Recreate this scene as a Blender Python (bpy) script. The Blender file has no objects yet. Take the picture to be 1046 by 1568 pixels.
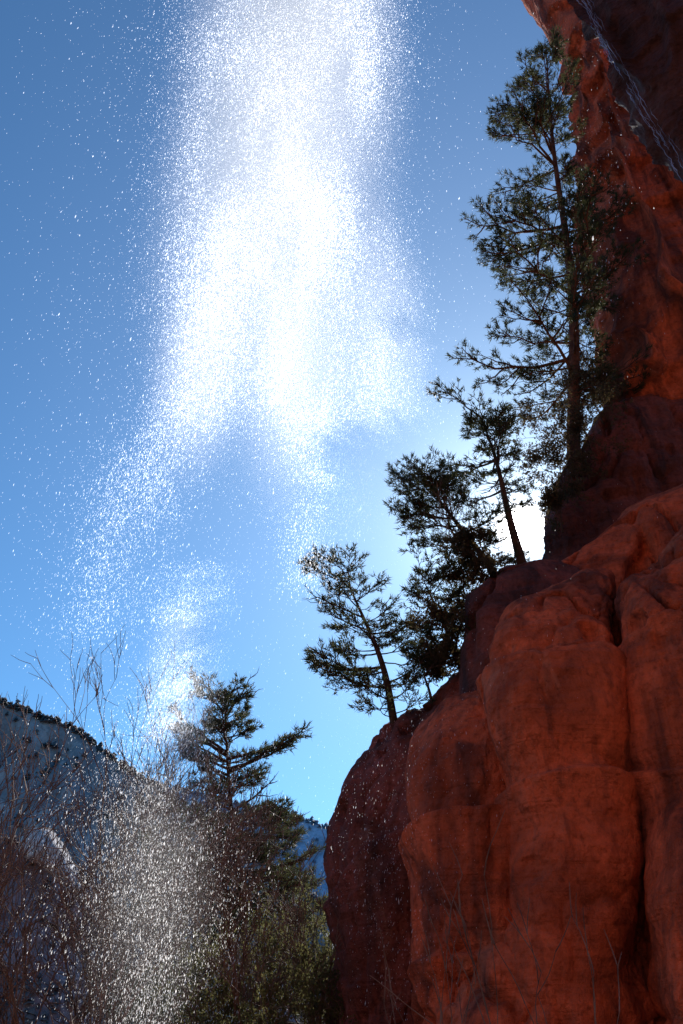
import bpy, math, numpy as np
from mathutils import Vector, Matrix
rng = np.random.default_rng(7)
scn = bpy.context.scene
scn.view_settings.view_transform = 'Standard'
scn.view_settings.look = 'None'
scn.view_settings.exposure = 0

# ---------------------------------------------------------------- camera
PITCH = math.radians(34); F = 1220.0; CX, CY = 523.0, 784.0
CAMZ = 1.6
cd = bpy.data.cameras.new("camera"); cam = bpy.data.objects.new("camera", cd)
scn.collection.objects.link(cam); scn.camera = cam
cd.sensor_fit = 'VERTICAL'; cd.sensor_height = 36; cd.sensor_width = 24
cd.lens = F / 1568.0 * 36; cd.clip_end = 8000; cd.clip_start = 0.05
cam.location = (0, 0, CAMZ); cam.rotation_euler = (math.radians(90) + PITCH, 0, 0)
cp, sp = math.cos(PITCH), math.sin(PITCH)

def W(px, py, Y):
    """world point at horizontal distance Y seen along a surveyed bearing of the photograph"""
    px = np.asarray(px, float); py = np.asarray(py, float); Y = np.asarray(Y, float)
    a = (px - CX) / F; b = (py - CY) / F
    dy = cp + b * sp; dz = sp - b * cp
    return np.stack([a / dy * Y, Y + 0 * a, CAMZ + dz / dy * Y], -1)

# ---------------------------------------------------------------- numpy noise
def _h(i, j, k, s):
    n = (i * 374761393 + j * 668265263 + k * 2147483647 + s * 1274126177) & 0xffffffff
    n = ((n ^ (n >> 13)) * 1274126177) & 0xffffffff
    n = (n ^ (n >> 16)) & 0xffffffff
    return n.astype(np.float64) / 4294967295.0
def vnoise(p, s=0):
    f = np.floor(p).astype(np.int64); t = p - f; t = t * t * t * (t * (t * 6 - 15) + 10)
    i, j, k = f[:, 0], f[:, 1], f[:, 2]; r = 0
    for a in (0, 1):
        wa = t[:, 0] if a else 1 - t[:, 0]
        for b in (0, 1):
            wb = t[:, 1] if b else 1 - t[:, 1]
            for c in (0, 1):
                wc = t[:, 2] if c else 1 - t[:, 2]
                r = r + _h(i + a, j + b, k + c, s) * wa * wb * wc
    return r * 2 - 1
def fbm(p, o=4, s=0):
    r = 0; a = 1; q = np.array(p, float); tot = 0
    for n in range(o):
        r = r + a * vnoise(q, s + n * 17); tot += a; a *= .5; q = q * 2.03 + 11.3
    return r / tot

# ---------------------------------------------------------------- mesh helpers
def mesh_obj(name, verts, loops, sizes, mats, parent=None, smooth=False, matidx=None):
    me = bpy.data.meshes.new(name)
    verts = np.asarray(verts, np.float32); loops = np.asarray(loops, np.int32).ravel(); sizes = np.asarray(sizes, np.int32)
    me.vertices.add(len(verts)); me.vertices.foreach_set("co", verts.ravel())
    me.loops.add(len(loops)); me.loops.foreach_set("vertex_index", loops)
    me.polygons.add(len(sizes))
    st = np.concatenate([[0], np.cumsum(sizes)[:-1]]).astype(np.int32)
    me.polygons.foreach_set("loop_start", st)
    me.polygons.foreach_set("loop_total", sizes)
    if smooth: me.polygons.foreach_set("use_smooth", np.ones(len(sizes), bool))
    for m in (mats if isinstance(mats, (list, tuple)) else [mats]): me.materials.append(m)
    if matidx is not None: me.polygons.foreach_set("material_index", np.asarray(matidx, np.int32))
    me.update(calc_edges=True)
    o = bpy.data.objects.new(name, me); scn.collection.objects.link(o)
    if parent: o.parent = parent
    return o
def empty(name, loc=(0, 0, 0)):
    e = bpy.data.objects.new(name, None); scn.collection.objects.link(e); e.empty_display_size = .5
    return e
def grid_faces(n, m, wrap=False, off=0):
    i = np.arange(n - 1)[:, None]; j = np.arange(m if wrap else m - 1)[None, :]
    j2 = (j + 1) % m
    return np.stack([i * m + j, i * m + j2, (i + 1) * m + j2, (i + 1) * m + j], -1).reshape(-1, 4) + off
def tubes(P, R, sides=4):
    """P (N,K,3) R (N,K)"""
    P = np.asarray(P, float); R = np.asarray(R, float); N, K, _ = P.shape
    T = np.gradient(P, axis=1); T /= np.linalg.norm(T, axis=2, keepdims=True) + 1e-9
    D = P[:, -1] - P[:, 0]; ref = np.zeros((N, 3)); ref[np.arange(N), np.argmin(np.abs(D), 1)] = 1
    U = np.cross(T, ref[:, None, :]); U /= np.linalg.norm(U, axis=2, keepdims=True) + 1e-9
    V = np.cross(T, U)
    a = np.arange(sides) * 2 * math.pi / sides
    ring = P[:, :, None] + R[:, :, None, None] * (np.cos(a)[None, None, :, None] * U[:, :, None] + np.sin(a)[None, None, :, None] * V[:, :, None])
    f = grid_faces(K, sides, True)
    faces = (f[None] + (np.arange(N) * K * sides)[:, None, None]).reshape(-1, 4)
    return ring.reshape(-1, 3), faces
def needles(C, D, n, L, w, spread, r):
    """n thin blades fanned out of every tuft centre C along D"""
    C = np.repeat(C, n, 0); D = np.repeat(D, n, 0)
    d = D + r.normal(0, spread, D.shape); d /= np.linalg.norm(d, axis=1, keepdims=True)
    s = np.cross(d, r.normal(0, 1, d.shape)); s /= np.linalg.norm(s, axis=1, keepdims=True) + 1e-9
    ll = L * r.uniform(.6, 1.2, (len(C), 1))
    st = C + r.normal(0, L * .16, C.shape)
    v = np.stack([st - s * w * .5, st + s * w * .5, st + d * ll], 1).reshape(-1, 3)
    return v, np.arange(len(v)).reshape(-1, 3)
def combine(parts):
    V = []; Lp = []; S = []; M = []; off = 0
    for v, f, mi in parts:
        if len(v) == 0: continue
        V.append(v); Lp.append((f + off).ravel()); S.append(np.full(len(f), f.shape[1])); M.append(np.full(len(f), mi)); off += len(v)
    return np.concatenate(V), np.concatenate(Lp), np.concatenate(S), np.concatenate(M)

# ---------------------------------------------------------------- materials
def newmat(name):
    m = bpy.data.materials.new(name); m.use_nodes = True; m.node_tree.nodes.clear()
    return m, m.node_tree.nodes, m.node_tree.links
def rampset(r, stops):
    el = r.color_ramp.elements
    while len(el) > 1: el.remove(el[-1])
    el[0].position = stops[0][0]; el[0].color = (*stops[0][1], 1)
    for p, c in stops[1:]:
        e = el.new(p); e.color = (*c, 1)
def rock_mat(name, base, dark, pale, rough=.85, streak=.55, coat=0, bump=.6, scale=1.0, palew=.6, spec=.25):
    m, N, L = newmat(name)
    out = N.new('ShaderNodeOutputMaterial'); b = N.new('ShaderNodeBsdfPrincipled')
    tc = N.new('ShaderNodeTexCoord')
    def noise(sc, det, scalevec=(1, 1, 1), rot=(0, 0, 0), dist=0):
        mp = N.new('ShaderNodeMapping'); mp.inputs['Scale'].default_value = scalevec; mp.inputs['Rotation'].default_value = rot
        n = N.new('ShaderNodeTexNoise'); n.inputs['Scale'].default_value = sc * scale; n.inputs['Detail'].default_value = det
        n.inputs['Distortion'].default_value = dist; n.inputs['Roughness'].default_value = .64
        L.new(tc.outputs['Object'], mp.inputs[0]); L.new(mp.outputs[0], n.inputs['Vector']); return n
    n1 = noise(.45, 4, dist=.6); r1 = N.new('ShaderNodeValToRGB')
    mid = tuple((a + c) / 2 for a, c in zip(base, dark))
    rampset(r1, [(.34, mid), (.46, base), (.57, tuple(min(1, c * 1.45) for c in base)), (.70, tuple(c * .65 for c in base))]); L.new(n1.outputs[0], r1.inputs[0])
    # desert varnish streaks, two widths
    n2 = noise(.7, 4, (1.4, 1.4, .22), dist=.7); r2 = N.new('ShaderNodeValToRGB')
    rampset(r2, [(.48, (0, 0, 0)), (.62, (1, 1, 1))]); L.new(n2.outputs[0], r2.inputs[0])
    n2b = noise(3.6, 4, (1.3, 1.3, .14), dist=.4); r2b = N.new('ShaderNodeValToRGB')
    rampset(r2b, [(.54, (0, 0, 0)), (.70, (.55, .55, .55))]); L.new(n2b.outputs[0], r2b.inputs[0])
    mxx = N.new('ShaderNodeMath'); mxx.operation = 'MAXIMUM'; L.new(r2.outputs[0], mxx.inputs[0]); L.new(r2b.outputs[0], mxx.inputs[1])
    mul = N.new('ShaderNodeMath'); mul.operation = 'MULTIPLY'; mul.inputs[1].default_value = streak; L.new(mxx.outputs[0], mul.inputs[0])
    mx = N.new('ShaderNodeMixRGB'); L.new(mul.outputs[0], mx.inputs[0]); L.new(r1.outputs[0], mx.inputs[1]); mx.inputs[2].default_value = (*dark, 1)
    # pale mineral patches
    n3 = noise(.9, 5, (1, 1, .5), dist=1.0); r3 = N.new('ShaderNodeValToRGB')
    rampset(r3, [(.6, (0, 0, 0)), (.72, (palew,) * 3)]); L.new(n3.outputs[0], r3.inputs[0])
    mx2 = N.new('ShaderNodeMixRGB'); L.new(r3.outputs[0], mx2.inputs[0]); L.new(mx.outputs[0], mx2.inputs[1]); mx2.inputs[2].default_value = (*pale, 1)
    # grain
    n4 = noise(9, 4); r4 = N.new('ShaderNodeValToRGB'); rampset(r4, [(.30, (.5, .5, .5)), (.44, (.92, .92, .92)), (.66, (1.15, 1.15, 1.15))]); L.new(n4.outputs[0], r4.inputs[0])
    mx3 = N.new('ShaderNodeMixRGB'); mx3.blend_type = 'MULTIPLY'; mx3.inputs[0].default_value = .8; L.new(mx2.outputs[0], mx3.inputs[1]); L.new(r4.outputs[0], mx3.inputs[2])
    # relief
    n5 = noise(1.0, 3, (.3, .3, 5), rot=(0, math.radians(18), 0), dist=.4)
    add = N.new('ShaderNodeMath'); add.operation = 'MULTIPLY_ADD'; L.new(n5.outputs[0], add.inputs[0]); add.inputs[1].default_value = .9
    n6 = noise(2.4, 7, (1, 1, .8)); add2 = N.new('ShaderNodeMath'); add2.operation = 'MULTIPLY_ADD'; L.new(n6.outputs[0], add2.inputs[0]); add2.inputs[1].default_value = 2.8; L.new(add.outputs[0], add2.inputs[2])
    bp = N.new('ShaderNodeBump'); bp.inputs['Strength'].default_value = bump; bp.inputs['Distance'].default_value = .2 / scale ** .5
    L.new(add2.outputs[0], bp.inputs['Height']); L.new(bp.outputs[0], b.inputs['Normal'])
    L.new(mx3.outputs[0], b.inputs['Base Color']); b.inputs['Roughness'].default_value = rough
    b.inputs['Specular IOR Level'].default_value = spec
    if coat: b.inputs['Coat Weight'].default_value = coat; b.inputs['Coat Roughness'].default_value = .18
    L.new(b.outputs[0], out.inputs[0]); return m
def simple_mat(name, c1, c2, sc=3, rough=.8, transl=0, tcol=None):
    m, N, L = newmat(name)
    out = N.new('ShaderNodeOutputMaterial'); b = N.new('ShaderNodeBsdfPrincipled'); tc = N.new('ShaderNodeTexCoord')
    n = N.new('ShaderNodeTexNoise'); n.inputs['Scale'].default_value = sc; n.inputs['Detail'].default_value = 3; L.new(tc.outputs['Object'], n.inputs['Vector'])
    r = N.new('ShaderNodeValToRGB'); rampset(r, [(.35, c1), (.65, c2)]); L.new(n.outputs[0], r.inputs[0]); L.new(r.outputs[0], b.inputs['Base Color'])
    b.inputs['Roughness'].default_value = rough; b.inputs['Specular IOR Level'].default_value = .2
    if transl:
        t = N.new('ShaderNodeBsdfTranslucent'); t.inputs[0].default_value = (*tcol, 1); mx = N.new('ShaderNodeMixShader'); mx.inputs[0].default_value = transl
        L.new(b.outputs[0], mx.inputs[1]); L.new(t.outputs[0], mx.inputs[2]); L.new(mx.outputs[0], out.inputs[0])
    else: L.new(b.outputs[0], out.inputs[0])
    return m
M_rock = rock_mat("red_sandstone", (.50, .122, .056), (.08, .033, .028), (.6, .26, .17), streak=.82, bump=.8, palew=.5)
M_rockdark = rock_mat("shaded_sandstone", (.19, .065, .055), (.035, .024, .028), (.28, .15, .12), streak=.8, bump=.75)  # darker copy of red_sandstone, with the shade put into its colour
M_wet = rock_mat("wet_dark_rock", (.085, .042, .038), (.02, .014, .017), (.15, .09, .085), rough=.6, coat=0, bump=1.0, scale=1.6, spec=.15)
M_wall = rock_mat("canyon_wall_rock", (.42, .17, .10), (.16, .07, .05), (.5, .34, .24), streak=.5, bump=.4, scale=.5)
M_bark = simple_mat("bark", (.04, .028, .022), (.10, .065, .05), 6)
M_barkred = simple_mat("pine_bark", (.06, .03, .022), (.16, .075, .045), 5)
M_twig = simple_mat("bare_twigs", (.10, .068, .055), (.26, .18, .14), 4, .7)
M_needle = simple_mat("pine_needles", (.02, .028, .016), (.055, .065, .032), 1.2, .6, .42, (.10, .105, .045))
M_leaf = simple_mat("olive_leaves", (.05, .055, .025), (.12, .11, .05), 1.5, .7, .5, (.2, .19, .075))
M_scrub = simple_mat("scrub_leaves", (.035, .03, .02), (.08, .065, .035), 2, .7, .35, (.2, .14, .06))

# ---------------------------------------------------------------- sun + sky
SUN = np.array([(798 - CX) / F, cp + (808 - CY) / F * sp, sp - (808 - CY) / F * cp]); SUN /= np.linalg.norm(SUN)
el = math.asin(SUN[2]); az = math.atan2(SUN[0], SUN[1])
sl = bpy.data.lights.new("sun", 'SUN'); sl.energy = 5; sl.angle = math.radians(.5); sl.color = (1, .95, .88)
so = bpy.data.objects.new("sun", sl); scn.collection.objects.link(so)
so.rotation_euler = Vector(SUN).to_track_quat('Z', 'Y').to_euler(); so.location = (0, 0, 60)
w = bpy.data.worlds.new("World"); scn.world = w; w.use_nodes = True
N = w.node_tree.nodes; L = w.node_tree.links; N.clear()
wo = N.new('ShaderNodeOutputWorld'); bg = N.new('ShaderNodeBackground'); sky = N.new('ShaderNodeTexSky')
sky.sky_type = 'NISHITA'; sky.sun_disc = False; sky.sun_elevation = el; sky.sun_rotation = az
sky.altitude = 1300; sky.air_density = 1.0; sky.dust_density = .5; sky.ozone_density = 2.0
bg.inputs[1].default_value = .12
tint = N.new('ShaderNodeMixRGB'); tint.blend_type = 'MULTIPLY'; tint.inputs[0].default_value = 1; tint.inputs[2].default_value = (.44, .98, 1.28, 1)
L.new(sky.outputs[0], tint.inputs[1]); L.new(tint.outputs[0], bg.inputs[0])
# circumsolar aureole: thin haze scatters forward around the sun direction
tc = N.new('ShaderNodeTexCoord'); dot = N.new('ShaderNodeVectorMath'); dot.operation = 'DOT_PRODUCT'; dot.inputs[1].default_value = SUN
nrm = N.new('ShaderNodeVectorMath'); nrm.operation = 'NORMALIZE'
L.new(tc.outputs['Generated'], nrm.inputs[0]); L.new(nrm.outputs[0], dot.inputs[0])
ac = N.new('ShaderNodeMath'); ac.operation = 'ARCCOSINE'; L.new(dot.outputs['Value'], ac.inputs[0])
def lobe(theta, amp, pw=1):
    d = N.new('ShaderNodeMath'); d.operation = 'DIVIDE'; d.inputs[1].default_value = math.radians(theta); L.new(ac.outputs[0], d.inputs[0])
    p = N.new('ShaderNodeMath'); p.operation = 'POWER'; p.inputs[1].default_value = pw; L.new(d.outputs[0], p.inputs[0])
    g = N.new('ShaderNodeMath'); g.operation = 'MULTIPLY'; g.inputs[1].default_value = -1; L.new(p.outputs[0], g.inputs[0])
    e = N.new('ShaderNodeMath'); e.operation = 'EXPONENT'; L.new(g.outputs[0], e.inputs[0])
    s = N.new('ShaderNodeMath'); s.operation = 'MULTIPLY'; s.inputs[1].default_value = amp; L.new(e.outputs[0], s.inputs[0]); return s
l1 = lobe(.9, 80, 2); l2 = lobe(3.4, 1.1, 1); l3 = lobe(16, .5, 1)
a1 = N.new('ShaderNodeMath'); a1.operation = 'ADD'; L.new(l1.outputs[0], a1.inputs[0]); L.new(l2.outputs[0], a1.inputs[1])
a2 = N.new('ShaderNodeMath'); a2.operation = 'ADD'; L.new(a1.outputs[0], a2.inputs[0]); L.new(l3.outputs[0], a2.inputs[1])
bg2 = N.new('ShaderNodeBackground'); bg2.inputs[0].default_value = (1, .96, .93, 1); L.new(a2.outputs[0], bg2.inputs[1])
ad = N.new('ShaderNodeAddShader'); L.new(bg.outputs[0], ad.inputs[0]); L.new(bg2.outputs[0], ad.inputs[1]); L.new(ad.outputs[0], wo.inputs[0])

# ---------------------------------------------------------------- rock masses
def spline_closed(pts, n):
    p = np.array(pts, float); K = len(p)
    seg = np.linalg.norm(np.roll(p, -1, 0) - p, axis=1); cum = np.concatenate([[0], np.cumsum(seg)])
    t = np.linspace(0, cum[-1], n, endpoint=False); i = np.clip(np.searchsorted(cum, t, 'right') - 1, 0, K - 1); u = ((t - cum[i]) / seg[i])[:, None]
    p0, p1, p2, p3 = p[(i - 1) % K], p[i], p[(i + 1) % K], p[(i + 2) % K]
    k = .35
    m1 = (p2 - p0) * k; m2 = (p3 - p1) * k
    h = u * u * u; q = u * u
    return (2 * h - 3 * q + 1) * p1 + (h - 2 * q + u) * m1 + (-2 * h + 3 * q) * p2 + (h - q) * m2
def rock(pts, ctr, Y0, T, mat, parent, name, TB=3.0, n=640, rings=200, pw=3.0, amp=1.0, lean=0.0, seed=0, fs=1.0):
    o = spline_closed(pts, n); c = np.array(ctr, float)
    s = 1 - (1 - np.linspace(0, 1, rings)) ** 1.9
    sb = 1 - np.linspace(0, 1, 46)[1:] ** 2.0
    S = np.concatenate([s, sb]); front = np.arange(len(S)) < rings
    S[0] = .002; S[-1] = .002
    g = c + S[:, None, None] * (o - c)[None]
    prof = np.sqrt(np.clip(1 - S ** pw, 0, 1))
    Y = np.where(front, Y0 - T * prof, Y0 + TB * prof)[:, None] + 0 * g[..., 0]
    Y = Y + lean * (c[1] - g[..., 1]) / 100.0
    V = W(g[..., 0], g[..., 1], Y).reshape(-1, 3)
    fc = grid_faces(len(S), n, True)
    ob = mesh_obj(name, V, fc, np.full(len(fc), 4), mat, parent, True)
    me = ob.data
    nr = np.empty(len(V) * 3, np.float32); me.vertices.foreach_get("normal", nr); nr = nr.reshape(-1, 3)
    q = V * fs
    wv = np.array([1, 1, .4])
    d = .55 * fbm(q * .34 * np.array([1, 1, .6]), 3, 1) + .22 * fbm(q * .9 * wv, 4, 5) + .06 * fbm(q * 2.6 * np.array([1, 1, .8]), 5, 9)
    # billowed, blocky relief (patchy: some faces stay smooth)
    bm = np.clip(fbm(q * .3 + 33, 2, 35) * 3 + .6, .2, 1)
    rg = 1 - np.abs(fbm(q * np.array([.55, .55, .32]) + 4, 4, 15)) * 2.8
    d -= .34 * np.clip(rg, 0, 1) ** 6 * bm
    rg = 1 - np.abs(fbm(q * np.array([1.5, 1.5, 1.2]) + 14, 4, 19)) * 2.6
    d -= .09 * np.clip(rg, 0, 1) ** 5 * bm
    # inclined bedding ledges (sharp step below, soft above)
    zz = q[:, 2] - .22 * q[:, 0] + 1.1 * fbm(q * .28, 3, 3)
    bed = (zz * .5) % 1.0
    msk = np.clip(fbm(q * .22 + 5, 2, 31) * 3 + .5, 0, 1)
    d += .34 * (bed - 1 / (1 + np.exp(-(bed - .94) * 120))) * msk
    bed2 = (zz * 2.3 + .5 * fbm(q * .8, 2, 8)) % 1.0
    d += .07 * (bed2 - 1 / (1 + np.exp(-(bed2 - .93) * 60))) * np.clip(fbm(q * .4 + 9, 2, 61) * 3 + .1, 0, 1)
    # near-vertical joints
    jm = np.clip(fbm(q * .3 + 17, 2, 71) * 3 + .3, 0, 1)
    cr = np.abs(fbm(q * np.array([.5, .5, .11]) + 3.7, 3, 21)); d -= .5 * np.exp(-(cr / .020) ** 2) * jm
    # weather pits
    pt = vnoise(q * np.array([2.6, 2.6, 2.0]), 51); pm = np.clip(fbm(q * .35 + 2, 2, 91) * 3, 0, 1); d -= .16 * np.clip((pt - .6) / .2, 0, 1) * pm
    V = V + nr * (d * amp / fs)[:, None]
    me.vertices.foreach_set("co", V.astype(np.float32).ravel()); me.update()
    return ob

cl = empty("sandstone_cliff")
B = 1950
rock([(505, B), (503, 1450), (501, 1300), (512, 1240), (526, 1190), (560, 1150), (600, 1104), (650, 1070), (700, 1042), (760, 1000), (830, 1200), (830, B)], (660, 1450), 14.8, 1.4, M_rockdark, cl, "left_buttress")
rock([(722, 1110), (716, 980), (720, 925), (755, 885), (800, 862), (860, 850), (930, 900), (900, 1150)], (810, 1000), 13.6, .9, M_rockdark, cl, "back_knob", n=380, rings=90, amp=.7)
rock([(860, B), (820, 1300), (840, 1000), (900, 910), (1000, 880), (1300, 860), (1400, 1200), (1400, B)], (1080, 1400), 14.8, .7, M_rockdark, cl, "crevice_wall", n=420, rings=120)  # backing rock added behind the gap; crevice shade is in its dark colour
rock([(648, B), (644, 1500), (655, 1330), (634, 1210), (644, 1150), (690, 1100), (750, 1068), (800, 1040), (840, 1200), (850, 1500), (830, B)], (745, 1450), 13.1, 1.5, M_rock, cl, "middle_buttress", pw=2.6)
rock([(782, 1250), (773, 1100), (762, 990), (785, 930), (840, 892), (890, 868), (936, 880), (945, 960), (952, 1080), (975, 1200), (1000, 1350), (1000, 1500), (960, B), (770, B), (785, 1500)], (875, 1250), 12.7, 1.7, M_rock, cl, "main_dome", pw=2.6)
rock([(972, 1130), (960, 1000), (954, 900), (995, 862), (1046, 800), (1150, 750), (1350, 800), (1350, 1400), (1020, 1400), (985, 1250)], (1120, 1080), 11.9, 1.3, M_rock, cl, "right_slab", pw=2.6)
rock([(1000, B), (998, 1450), (1006, 1320), (1035, 1215), (1120, 1150), (1350, 1150), (1350, B)], (1150, 1500), 11.3, 1.4, M_rock, cl, "right_buttress", pw=2.3)
rock([(690, B), (668, 1560), (700, 1500), (790, 1440), (880, 1400), (960, 1420), (1020, 1470), (1100, 1500), (1100, B)], (880, 1700), 12.0, 1.2, M_rock, cl, "foot_ledge", pw=2.4)
rock([(838, 872), (885, 835), (960, 785), (1046, 745), (1200, 700), (1400, 700), (1400, 960), (900, 960)], (1060, 860), 14.2, .8, M_rock, cl, "sloping_slab", n=420, rings=90, amp=.7)
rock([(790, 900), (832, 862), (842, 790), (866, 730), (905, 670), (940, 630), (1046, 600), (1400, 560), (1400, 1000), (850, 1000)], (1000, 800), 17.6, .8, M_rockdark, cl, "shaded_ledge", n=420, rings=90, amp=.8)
uc = empty("upper_cliff")
rock([(760, -300), (778, -60), (808, 0), (834, 45), (864, 100), (882, 180), (888, 300), (893, 380), (905, 450), (918, 520), (930, 590), (930, 650), (950, 705), (1100, 720), (1400, 700), (1400, -300)], (1120, 200), 19.5, 3.4, M_rock, uc, "wall", TB=3, n=900, rings=260, pw=2.2, amp=.7, fs=.6)
ov = empty("alcove_overhang")
lip = [(845, -120), (885, 0), (915, 50), (945, 105), (980, 170), (1015, 225), (1050, 285), (1150, 420)]
rock(lip + [(1500, 420), (1500, -400), (800, -400)], (1150, 30), 5.2, .7, M_wet, ov, "wet_lip", TB=1.5, pw=2.0, amp=.5, fs=1.3)

# unseen alcove wall added behind the viewpoint (sunlit, bounces warm light on to the shaded faces)
u = np.linspace(-1, 1, 160); v = np.linspace(0, 1, 90)
A, Bv = np.meshgrid(u, v); ang = A * 1.35
X = 55 * np.sin(ang); Yw = -8 - 28 * np.cos(ang) - 4 * np.sin(Bv * 3.1); Z = Bv * 48 - 1
V = np.stack([X, Yw, Z], -1).reshape(-1, 3); V += (fbm(V * .12, 5, 77) * 2.2)[:, None] * np.array([0, 1, 0])
fc = grid_faces(90, 160); mesh_obj("canyon_bounce_wall", V, fc, np.full(len(fc), 4), M_wall, None, True)

# ground sheet
u = np.sign(np.linspace(-1, 1, 220)) * np.abs(np.linspace(-1, 1, 220)) ** 3 * 4000
A, Bv = np.meshgrid(u, u); V = np.stack([A, Bv, 0 * A], -1).reshape(-1, 3)
rr = np.hypot(V[:, 0], V[:, 1]); V[:, 2] = fbm(V * .15, 4, 5) * .25 * np.clip(rr / 8, 0, 1) - .1
M_ground = simple_mat("sandy_ground", (.24, .12, .08), (.38, .22, .14), .6)
fc = grid_faces(220, 220); mesh_obj("ground", V, fc, np.full(len(fc), 4), M_ground, None, True)

# ---------------------------------------------------------------- far hills
def hill(name, prof, Yr, Yb, mat, amp, nx=500, nv=160, zb=-5, seed=0):
    px = np.linspace(prof[0][0], prof[-1][0], nx); py = np.interp(px, [p[0] for p in prof], [p[1] for p in prof])
    R = W(px, py, np.full(nx, Yr)); vv = np.linspace(0, 1, nv)[:, None]
    bx = R[:, 0] * (Yb / Yr)
    X = R[:, 0][None] * (1 - vv) + bx[None] * vv; Yy = Yr + (Yb - Yr) * vv + 0 * X; Z = R[:, 2][None] * (1 - vv) ** 1.1 + zb * vv
    V = np.stack([X, Yy, Z], -1).reshape(-1, 3)
    q = V / (Yr * .06)
    d = (1 - 2 * np.abs(fbm(q * np.array([1, .5, .35]), 5, seed + 3))) * amp + fbm(q * 5, 4, seed + 9) * amp * .2
    d -= amp * .6
    fade = np.clip(vv * 8, .25, 1) + 0 * X
    V[:, 2] += (d * .3 * fade.ravel()); V[:, 1] -= d * 1.5 * fade.ravel()
    back = V.reshape(nv, nx, 3)[0].copy(); back[:, 1] += Yr * .4; back[:, 2] = zb
    V = np.concatenate([back, V]); fc = grid_faces(nv + 1, nx)
    return mesh_obj(name, V, fc, np.full(len(fc), 4), mat, None, True), V
M_far = rock_mat("far_hill_haze_tint", (.22, .31, .43), (.17, .25, .35), (.26, .34, .42), streak=.5, scale=.03, bump=.3, palew=.2)  # distance haze painted in as a bluish base colour
M_mid = rock_mat("rocky_slope_haze_tint", (.23, .235, .25), (.14, .15, .175), (.32, .31, .32), streak=.7, scale=.06, bump=.5, palew=.35)  # rock colour greyed towards blue to carry the air haze
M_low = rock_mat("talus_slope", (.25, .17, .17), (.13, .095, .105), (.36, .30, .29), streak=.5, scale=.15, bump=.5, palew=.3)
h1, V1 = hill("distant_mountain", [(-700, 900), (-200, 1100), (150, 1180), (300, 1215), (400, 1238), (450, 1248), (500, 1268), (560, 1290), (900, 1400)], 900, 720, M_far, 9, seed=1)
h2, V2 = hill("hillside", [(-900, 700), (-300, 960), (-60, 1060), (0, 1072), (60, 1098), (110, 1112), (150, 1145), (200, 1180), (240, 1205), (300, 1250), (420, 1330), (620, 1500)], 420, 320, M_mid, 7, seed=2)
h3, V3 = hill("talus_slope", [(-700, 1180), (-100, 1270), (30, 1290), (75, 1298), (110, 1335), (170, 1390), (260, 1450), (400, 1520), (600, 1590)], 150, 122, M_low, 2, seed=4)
M_pale = rock_mat("pale_outcrop_rock", (.5, .45, .43), (.3, .27, .27), (.62, .57, .54), streak=.4, scale=.6, bump=.6)
rock([(38, 1300), (48, 1278), (72, 1276), (92, 1296), (108, 1322), (132, 1350), (150, 1385), (120, 1378), (95, 1350), (66, 1325)], (88, 1325), 135, 5, M_pale, None, "rock_outcrop", n=240, rings=60, fs=.3, amp=.8)
def tree_mass(name, V, n, h, mat, r, vmax=.9, ridge=0, wid=.3):
    nx = 500; k = len(V) // nx
    idx = r.integers(nx, int(nx * (k - 1) * vmax), n * 3)
    cl_ = fbm(V[idx] / (h * 6), 2, 5); idx = idx[np.argsort(-cl_ + r.normal(0, .25, len(idx)))[:n]]
    if ridge: idx[:ridge] = nx + r.integers(0, nx * 2, ridge)
    P = V[idx] + r.normal(0, h * .3, (n, 3)) * np.array([1, 1, 0.0]) - np.array([0, 0, h * .15]); hh = h * r.uniform(.35, 1.1, n) ** 1.3
    parts = []; sides = 6
    for lv in range(3):
        a = np.arange(sides) * 2 * math.pi / sides
        jr = r.uniform(.5, 1.4, (n, sides)) * (wid - .07 * lv) * hh[:, None]
        z0 = (.05 + .25 * lv) * hh
        ring = np.stack([P[:, 0, None] + np.cos(a) * jr, P[:, 1, None] + np.sin(a) * jr, (P[:, 2] + z0)[:, None] + 0 * jr + r.normal(0, .06, jr.shape) * hh[:, None]], -1)
        tip = P + np.stack([r.normal(0, .06, n) * hh, 0 * hh, z0 + .38 * hh], -1)
        vv = np.concatenate([ring, tip[:, None]], 1).reshape(-1, 3)
        f = np.stack([np.arange(sides), (np.arange(sides) + 1) % sides, np.full(sides, sides)], -1)
        fcs = (f[None] + (np.arange(n) * (sides + 1))[:, None, None]).reshape(-1, 3); parts.append((vv, fcs, 0))
    v_, l_, s_, m_ = combine(parts); return mesh_obj(name, v_, l_, s_, mat)
M_dtree = simple_mat("distant_conifers", (.075, .09, .10), (.12, .13, .14), .05)  # tree colour dulled by painted haze
M_dtree2 = simple_mat("hazy_conifers", (.12, .18, .25), (.16, .22, .30), .02)  # stronger blue haze mixed into the tree colour
M_brush = simple_mat("distant_brush", (.09, .07, .07), (.17, .13, .12), .3)
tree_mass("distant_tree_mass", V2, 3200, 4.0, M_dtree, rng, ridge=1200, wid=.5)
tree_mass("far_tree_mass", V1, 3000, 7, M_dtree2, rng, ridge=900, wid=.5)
tree_mass("brush_mass", V3, 1800, 1.8, M_brush, rng, ridge=200, wid=.5)

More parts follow.
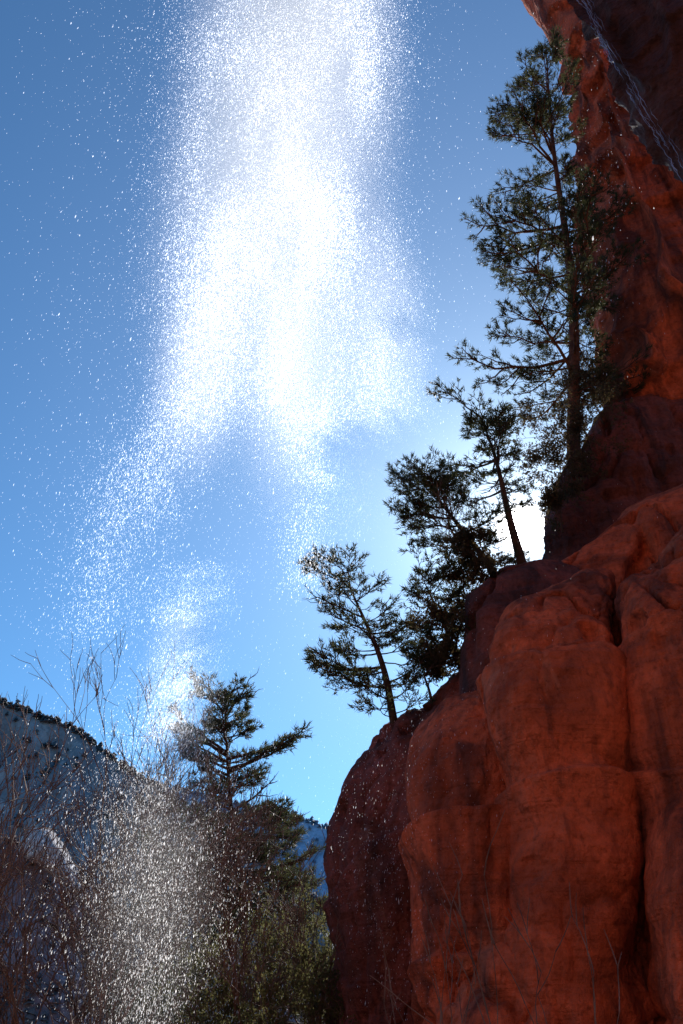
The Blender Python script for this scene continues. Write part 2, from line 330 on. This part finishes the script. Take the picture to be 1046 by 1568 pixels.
# ---------------------------------------------------------------- trees
def trunk_path(base, top, K, r, wob=.015, bow=0):
    t = np.linspace(0, 1, K)[:, None]; Lh = np.linalg.norm(top - base)
    p = base + (top - base) * t
    a, b = r.uniform(0, 6, 2)
    p[:, 0] += (np.sin(t[:, 0] * 7 + a) - np.sin(a)) * Lh * wob * (1 - t[:, 0]) + bow * np.sin(t[:, 0] * math.pi) * Lh
    p[:, 1] += (np.sin(t[:, 0] * 6 + b) - np.sin(b)) * Lh * wob * (1 - t[:, 0])
    return p
def at(path, f):
    K = len(path) - 1; x = f * K; i = min(int(x), K - 1); u = x - i; return path[i] * (1 - u) + path[i + 1] * u
def pine(name, base, top, lenf, nb, seed, tr, crown0=.15, tw=9, nn=10, nl=.2, nw=.022, droop=0., bias=(0, 0), bow=0, bark=None, gaps=.0, needle=None, bare0=.3, dead=0):
    r = np.random.default_rng(seed); base = np.asarray(base, float); top = np.asarray(top, float)
    tp = trunk_path(base, top, 18, r, bow=bow); H = np.linalg.norm(top - base)
    TR = tr * (1 - np.linspace(0, 1, 18) * .93)
    BP = []; BR = []; TP = []; TRr = []; C = []; D = []
    for bi in range(nb):
        f = crown0 + (1 - crown0) * (bi + r.uniform(-1, 1.5)) / nb; f = min(max(f, .02), .985)
        p0 = at(tp, f); a = r.uniform(0, 6.283)
        h = np.array([math.cos(a), math.sin(a), 0.]); Lb = lenf(f) * r.choice([.4, .65, .9, 1.0, 1.15]) * r.uniform(.85, 1.15) * (1 + bias[0] * h[0] + bias[1] * h[1])
        if Lb < .1: Lb = .1
        el_ = (-.10 + .8 * f ** 2.5 + r.normal(0, .18)) - droop
        t = np.linspace(0, 1, 7)
        side = np.array([-h[1], h[0], 0]); cv = r.normal(0, .16); kn = r.normal(0, .035, 7) * t
        pts = p0 + h * (Lb * t)[:, None] + side * (Lb * (cv * t ** 2 + kn))[:, None] + np.array([0, 0, 1]) * (Lb * (el_ * t + (.26 - el_ * .3) * t ** 2.2 + r.normal(0, .03, 7) * t))[:, None]
        BP.append(pts); br = max(.010, tr * .25 * (Lb / (lenf(.35) + .01)) ** .8); BR.append(br * (1 - t * .8))
        isdead = r.random() < gaps
        subs = [(pts, bare0, 1.0)]
        ns = int(r.integers(3, 6) * min(1, Lb / .7))
        for k in range(ns):
            ft = r.uniform(.3, .85); q0 = at(pts, ft); sg = 1 if k % 2 else -1
            d = h * r.uniform(.5, .9) + side * sg * r.uniform(.5, .9) + np.array([0, 0, r.uniform(-.15, .35)]); d /= np.linalg.norm(d); ls = Lb * (1.1 - ft) * r.uniform(.5, .9)
            sp_ = q0 + d * (ls * t)[:, None] + np.array([0, 0, .15]) * (ls * t ** 2)[:, None] + r.normal(0, .03, (7, 3)) * ls * t[:, None]
            BP.append(sp_); BR.append(max(.008, br * .5) * (1 - t * .75)); subs.append((sp_, .3, .9))
        if isdead: subs = subs[:1]
        for (path, b0, wt) in subs:
            Ls = np.linalg.norm(path[-1] - path[0])
            tgt = int(max(3, tw * Ls * r.uniform(.5, 1.2) * wt))
            for k in range(tgt):
                ft = min(1.0, b0 + (1 - b0) * ((k + r.random()) / tgt) ** .75)
                q0 = at(path, ft); tg = at(path, min(1, ft + .1)) - at(path, max(0, ft - .1)); tg /= np.linalg.norm(tg) + 1e-9
                sd = np.cross(tg, (0, 0, 1)) * (1 if k % 2 else -1)
                d = tg * r.uniform(.4, 1) + sd * r.uniform(.2, 1) + np.array([0, 0, r.uniform(-.2, .6)])
                d /= np.linalg.norm(d); lt = (.13 + .09 * Lb * (1.1 - ft)) * r.uniform(.5, 1.3)
                tt = np.linspace(0, 1, 3)[:, None]; TP.append(q0 + d * lt * tt + np.array([0, 0, .12]) * lt * tt ** 2)
                TRr.append([.009, .007, .004])
                if isdead: continue
                m = max(1, int(lt / .085))
                for j in range(m):
                    C.append(q0 + d * lt * (.35 + .75 * (j + 1) / m)); D.append(d + np.array([0, 0, .2]))
    parts = [(*tubes(tp[None], TR[None], 9), 0), (*tubes(np.array(BP), np.array(BR), 5), 0)]
    parts.append((*tubes(np.array(TP), np.array(TRr), 3), 0))
    C = np.array(C); D = np.array(D); parts.append((*needles(C, D, nn, nl, nw, .65, r), 1))
    v_, l_, s_, m_ = combine(parts)
    print(name, len(s_))
    return mesh_obj(name, v_, l_, s_, [bark or M_bark, needle or M_needle], matidx=m_)
# tall leaning pine on the ledge
pine("pine_tree", W(880, 730, 17.2), W(836, 72, 14.6), lambda f: .3 + 2.9 * (1 - f) ** .5 * (.70 + .30 * math.sin(f * 40)), 150, 21, .20, crown0=.14, tw=9, nn=10, nl=.17, nw=.027, bias=(-.25, 0), bark=M_barkred, gaps=.06)
pine("pine_tree", W(803, 880, 15.2), W(735, 635, 14.2), lambda f: .5 + 1.1 * (1 - f) ** .5, 34, 12, .12, crown0=.5, tw=11, nn=10, nl=.14, nw=.024, bias=(-.4, 0), bow=.03, gaps=.15)
pine("pine_tree", W(765, 890, 14.8), W(645, 728, 14.3), lambda f: .45 + .8 * (1 - f) ** .6, 46, 13, .09, crown0=.2, tw=13, nn=10, nl=.13, bias=(-.2, 0))
pine("pine_tree", W(605, 1115, 14.8), W(522, 868, 14.6), lambda f: .3 + .95 * (1 - f) ** .5, 44, 14, .085, crown0=.06, tw=12, nn=9, nl=.13, nw=.022, bias=(-.2, 0), bow=.03, gaps=.08)
pine("pine_tree", W(715, 1040, 14.6), W(645, 880, 14.4), lambda f: .4 + .75 * (1 - f) ** .6, 44, 15, .07, crown0=.02, tw=13, nn=10, nl=.13)
pine("pine_tree", W(378, 1600, 24), W(343, 1076, 23), lambda f: .4 + 2.8 * (1 - f) ** .38 * (.62 + .38 * math.sin(f * 34)), 100, 46, .16, crown0=.3, tw=8, nn=9, nl=.19, nw=.03, gaps=.08)
pine("pine_tree", W(300, 1600, 27), W(288, 1240, 27), lambda f: .3 + 2.4 * (1 - f) ** .7, 48, 17, .15, crown0=.1, tw=7, nn=10, nl=.24, nw=.035)
pine("pine_tree", W(420, 1600, 28), W(412, 1260, 28), lambda f: .3 + 2.2 * (1 - f) ** .7, 48, 18, .15, crown0=.1, tw=7, nn=10, nl=.24, nw=.035)

def bare(name, base, H, seed, r0, lean=(0, 0), depth=5, mat=None, leaf=None, nleaf=0, spread=.5, lsize=.06, up=.25, kids=(2, 4), rmin=.004):
    r = np.random.default_rng(seed); P = []; R = []; C = []; D = []
    st = [(np.asarray(base, float), np.array([lean[0], lean[1], 1.]), H * .36, r0, 0)]
    while st:
        p, d, Lh, rad, dp = st.pop(); d = d / np.linalg.norm(d)
        t = np.linspace(0, 1, 5)[:, None]; bend = r.normal(0, .16, 3); bend[2] = abs(bend[2]) * .6
        pts = p + d * Lh * t + bend * Lh * t ** 2 + r.normal(0, .012, (5, 3)) * Lh * t
        re = rad * .55; P.append(pts); R.append(rad + (re - rad) * t[:, 0])
        if dp >= depth - 2 and leaf:
            for j in range(nleaf): C.append(pts[r.integers(1, 5)] + r.normal(0, .05, 3)); D.append(d + r.normal(0, .5, 3))
        if dp < depth:
            for k in range(r.integers(*kids) + (1 if dp < 2 else 0)):
                ft = r.uniform(.45, 1) if k else 1.0
                nd = d + r.normal(0, spread, 3) + np.array([0, 0, up]); q = at(pts, ft)
                st.append((q, nd, Lh * r.uniform(.55, .85), max(rmin, rad * r.uniform(.4, .62)), dp + 1))
    parts = [(*tubes(np.array(P), np.array(R), 4), 0)]
    if leaf and len(C): parts.append((*needles(np.array(C), np.array(D), 3, lsize, lsize * .6, .8, r), 1))
    v_, l_, s_, m_ = combine(parts)
    return mesh_obj(name, v_, l_, s_, [mat or M_twig] + ([leaf] if leaf else []), matidx=m_)
def G(px, Y): return np.array([(px - CX) / F / (cp + (1568 - CY) / F * sp) * Y, Y, -.1])
for i, (px, Y, H, ln) in enumerate([(15, 11, 5.0, (-.0, 0)), (-60, 13, 5.6, (.12, 0)), (70, 15, 6.0, (.05, 0)), (150, 17, 6.8, (0, 0)), (215, 16, 6.2, (-.05, 0)), (255, 18, 6.4, (0, 0)), (110, 12, 4.0, (.1, 0)), (190, 13, 4.2, (-.1, 0)), (300, 14, 4.0, (0, 0)), (350, 15, 4.0, (.05, 0)), (500, 16, 4.2, (-.08, 0)), (35, 18, 6.4, (0, 0)), (-20, 15, 5.2, (.05, 0)), (60, 12, 3.0, (-.1, 0)), (140, 14, 4.0, (.08, 0))]):
    bare("bare_tree", G(px, Y), H, 100 + i, .04 + .005 * H, ln, depth=6, kids=(2, 4), rmin=.006, spread=.42)
for i, (px, Y, H) in enumerate([(400, 16, 3.4), (450, 17, 4.2), (485, 15, 3.2), (340, 17, 3.2), (280, 16, 2.8), (430, 14, 2.3), (505, 18, 4.0), (220, 18, 3.0), (370, 13, 1.9)]):
    bare("leafing_shrub", G(px, Y), H, 200 + i, .04, (0, 0), depth=6, leaf=M_leaf, nleaf=4, spread=.6, lsize=.055, kids=(2, 4))
# scrub on the ledges
for i, (px, py, Y, H) in enumerate([(870, 770, 16.2, 2.0), (885, 740, 16.6, 2.8), (905, 690, 17, 2.8), (925, 650, 17.4, 2.4), (740, 885, 14, 1.2), (700, 1010, 14, 1.6), (660, 1070, 14.2, 1.2), (720, 940, 14, 1.5), (862, 815, 15.6, 1.3), (900, 730, 16, 1.8)]):
    bare("scrub_bush", W(px, py, Y), H, 300 + i, .03, (-.1, 0), depth=6, leaf=M_scrub, nleaf=2, spread=.6, lsize=.06, up=.1, mat=M_bark)
for i, (px, py, Y, H) in enumerate([(745, 870, 14.5, 2.2), (735, 840, 15, 2.0), (700, 800, 14.6, 1.6)]):
    bare("dead_shrub", W(px, py + 30, Y), H, 400 + i, .025, (-.4, 0), depth=5, spread=.45)
# thin saplings in front of the cliff foot
for i, (px, Y, H, ln) in enumerate([(800, 8.2, 3.4, (-.25, 0)), (930, 7.6, 2.8, (-.12, 0)), (700, 9, 2.6, (-.1, 0))]):
    bare("bare_sapling", G(px, Y), H, 500 + i, .016, ln, depth=4, spread=.28, kids=(1, 3), rmin=.005)

# ---------------------------------------------------------------- waterfall
wf = empty("waterfall")
# clear water: everything behind shows through, plus the sunlight the drop scatters forward
m, Nn, Ll = newmat("water_drops")
out = Nn.new('ShaderNodeOutputMaterial'); t = Nn.new('ShaderNodeBsdfTranslucent'); t.inputs[0].default_value = (.85, .85, .85, 1)
g = Nn.new('ShaderNodeBsdfTransparent'); mx = Nn.new('ShaderNodeAddShader')
Ll.new(t.outputs[0], mx.inputs[0]); Ll.new(g.outputs[0], mx.inputs[1]); Ll.new(mx.outputs[0], out.inputs[0]); M_drop = m
streams = [  # pxA pyA widthA  pxB pyB widthB  Y  count
 (450, -80, 82, 410, 400, 74, 9, 120000), (400, 340, 72, 440, 620, 56, 9, 28000), (545, -80, 36, 570, 170, 30, 9, 19000),
 (335, 60, 32, 325, 450, 42, 9, 27000), (325, 400, 42, 295, 650, 34, 9, 28000), (480, 280, 42, 450, 640, 38, 9, 17000),
 (540, 320, 42, 590, 650, 44, 9, 23000), (455, 560, 36, 515, 780, 28, 9, 17000), (285, 600, 38, 200, 800, 42, 9, 11000),
 (480, 780, 32, 468, 900, 30, 9, 4000), (310, 870, 32, 290, 950, 36, 9, 8000), (290, 990, 25, 262, 1130, 22, 9, 14000),
 (215, 700, 46, 150, 960, 38, 9, 9000), (255, 1100, 42, 230, 1600, 42, 9, 19000), (190, 1150, 70, 200, 1600, 90, 9, 6500),
 (360, 1100, 60, 330, 1600, 70, 9, 5000), (350, -80, 140, 250, 1100, 110, 9, 17000), (120, -80, 90, 100, 1000, 90, 9, 1700),
 (600, -80, 110, 560, 1100, 110, 9, 5000), (915, 40, 25, 930, 480, 30, 9, 800), (580, 1050, 60, 600, 1500, 60, 9, 3000), (760, -80, 120, 850, 1000, 140, 9, 600)]
C = []
for (xa, ya, wa, xb, yb, wb, Y, n) in streams:
    tt = rng.uniform(-.03, 1.03, n); tt = np.clip(tt + rng.normal(0, .11, n), -.3, 1.35); px = xa + (xb - xa) * tt + rng.normal(0, 1, n) * (wa + (wb - wa) * tt); py = ya + (yb - ya) * tt
    yy = Y + rng.normal(0, .6, n); C.append(W(px, py, yy))
C = np.concatenate(C)
dn = fbm(C * np.array([2.0, 2.0, .5]), 3, 88); keep = rng.random(len(C)) < np.clip(.68 + dn * 2.1, .08, 1)
C = C[keep]; n = len(C); dist = np.linalg.norm(C, axis=1)
wd = np.exp(rng.normal(math.log(.0020), .38, n)) * (dist / 10) ** .95 * np.where(C[:, 2] < 5.5, .9, 1); ln = wd * rng.uniform(2.5, 7.0, n)
tilt = np.stack([rng.normal(.12, .08, n), rng.normal(0, .08, n), np.ones(n)], -1)
a = rng.uniform(-1.1, 1.1, n); s1 = np.stack([np.cos(a), np.sin(a), 0 * a], -1)
W_ = wd[:, None]; Ln = (tilt * ln[:, None])
V = np.stack([C - Ln, C + Ln * .6, C + s1 * W_ - Ln * .3, C - s1 * W_ - Ln * .3], 1).reshape(-1, 3)
f = np.array([[0, 2, 1, 3]]); fcs = (f[None] + (np.arange(n) * 4)[:, None, None]).reshape(-1, 4)
mesh_obj("falling_drops", V, fcs, np.full(len(fcs), 4), M_drop, wf)
print("drops", n)
# thin strands along the wet lip; blue sky sheen put into their colour
lp = np.array(lip[:-1], float); P = []; R = []
for k in range(90):
    t0 = rng.uniform(0, .9); t1 = min(1, t0 + rng.uniform(.03, .12)); tt = np.linspace(t0, t1, 8) * (len(lp) - 1)
    x = np.interp(tt, np.arange(len(lp)), lp[:, 0]) - 4 + abs(rng.normal(0, 12)) + rng.normal(0, 1.2, 8); y = np.interp(tt, np.arange(len(lp)), lp[:, 1])
    P.append(W(x, y, np.full(8, 5.0 - rng.uniform(0, .35)))); R.append(np.full(8, rng.uniform(.0015, .005)) * np.sin(np.linspace(.1, 3.04, 8)))
M_lip_sheen = simple_mat("wet_sheen", (.12, .22, .42), (.35, .5, .75), 5, .3, .3, (.3, .5, .8))
v_, f_ = tubes(np.array(P), np.array(R), 4); mesh_obj("lip_rivulet_sheen", v_, f_, np.full(len(f_), 4), M_lip_sheen, wf)
# soft spray plumes
m, Nn, Ll = newmat("spray_mist")
out = Nn.new('ShaderNodeOutputMaterial'); vs = Nn.new('ShaderNodeVolumeScatter'); vs.inputs['Anisotropy'].default_value = .6
tc = Nn.new('ShaderNodeTexCoord'); ln_ = Nn.new('ShaderNodeVectorMath'); ln_.operation = 'LENGTH'; Ll.new(tc.outputs['Object'], ln_.inputs[0])
mr = Nn.new('ShaderNodeMapRange'); mr.interpolation_type = 'SMOOTHSTEP'; mr.inputs['From Min'].default_value = 1; mr.inputs['From Max'].default_value = 0
Ll.new(ln_.outputs['Value'], mr.inputs['Value'])
oi = Nn.new('ShaderNodeObjectInfo'); sx = Nn.new('ShaderNodeSeparateColor'); Ll.new(oi.outputs['Color'], sx.inputs[0])
mu = Nn.new('ShaderNodeMath'); mu.operation = 'MULTIPLY'; Ll.new(mr.outputs[0], mu.inputs[0]); Ll.new(sx.outputs[0], mu.inputs[1])
Ll.new(mu.outputs[0], vs.inputs['Density']); Ll.new(vs.outputs[0], out.inputs['Volume']); M_mist = m
try: m.cycles.volume_step_rate = 2.0
except Exception as e: print(e)
bpy.ops.mesh.primitive_uv_sphere_add(segments=24, ring_count=16, radius=1); sph = bpy.context.object; sme = sph.data; bpy.data.objects.remove(sph)
sme.materials.append(M_mist)
puffs = [ # px py rx ry peak optical depth
 (450, 30, 165, 360, .60), (380, 330, 170, 300, .26), (305, 560, 90, 190, .28),
 (455, 560, 110, 240, .24), (575, 500, 100, 260, .16), (280, 1030, 75, 190, .28), (235, 1350, 120, 320, .10)]
for i, (px, py, rx, ry, tau) in enumerate(puffs):
    c = W(px, py, 9.0); dist = np.linalg.norm(c - np.array([0, 0, CAMZ])); k = dist / F
    b = (py - CY) / F; elv = math.atan2(sp - b * cp, cp + b * sp)
    o = bpy.data.objects.new("mist_%d" % (i + 1), sme); scn.collection.objects.link(o); o.parent = wf
    dn = tau / (rx * k * 1.0)
    o.location = c; o.scale = (rx * k, rx * k, ry * k / max(.45, math.cos(elv))); o.color = (dn, dn, dn, 1)
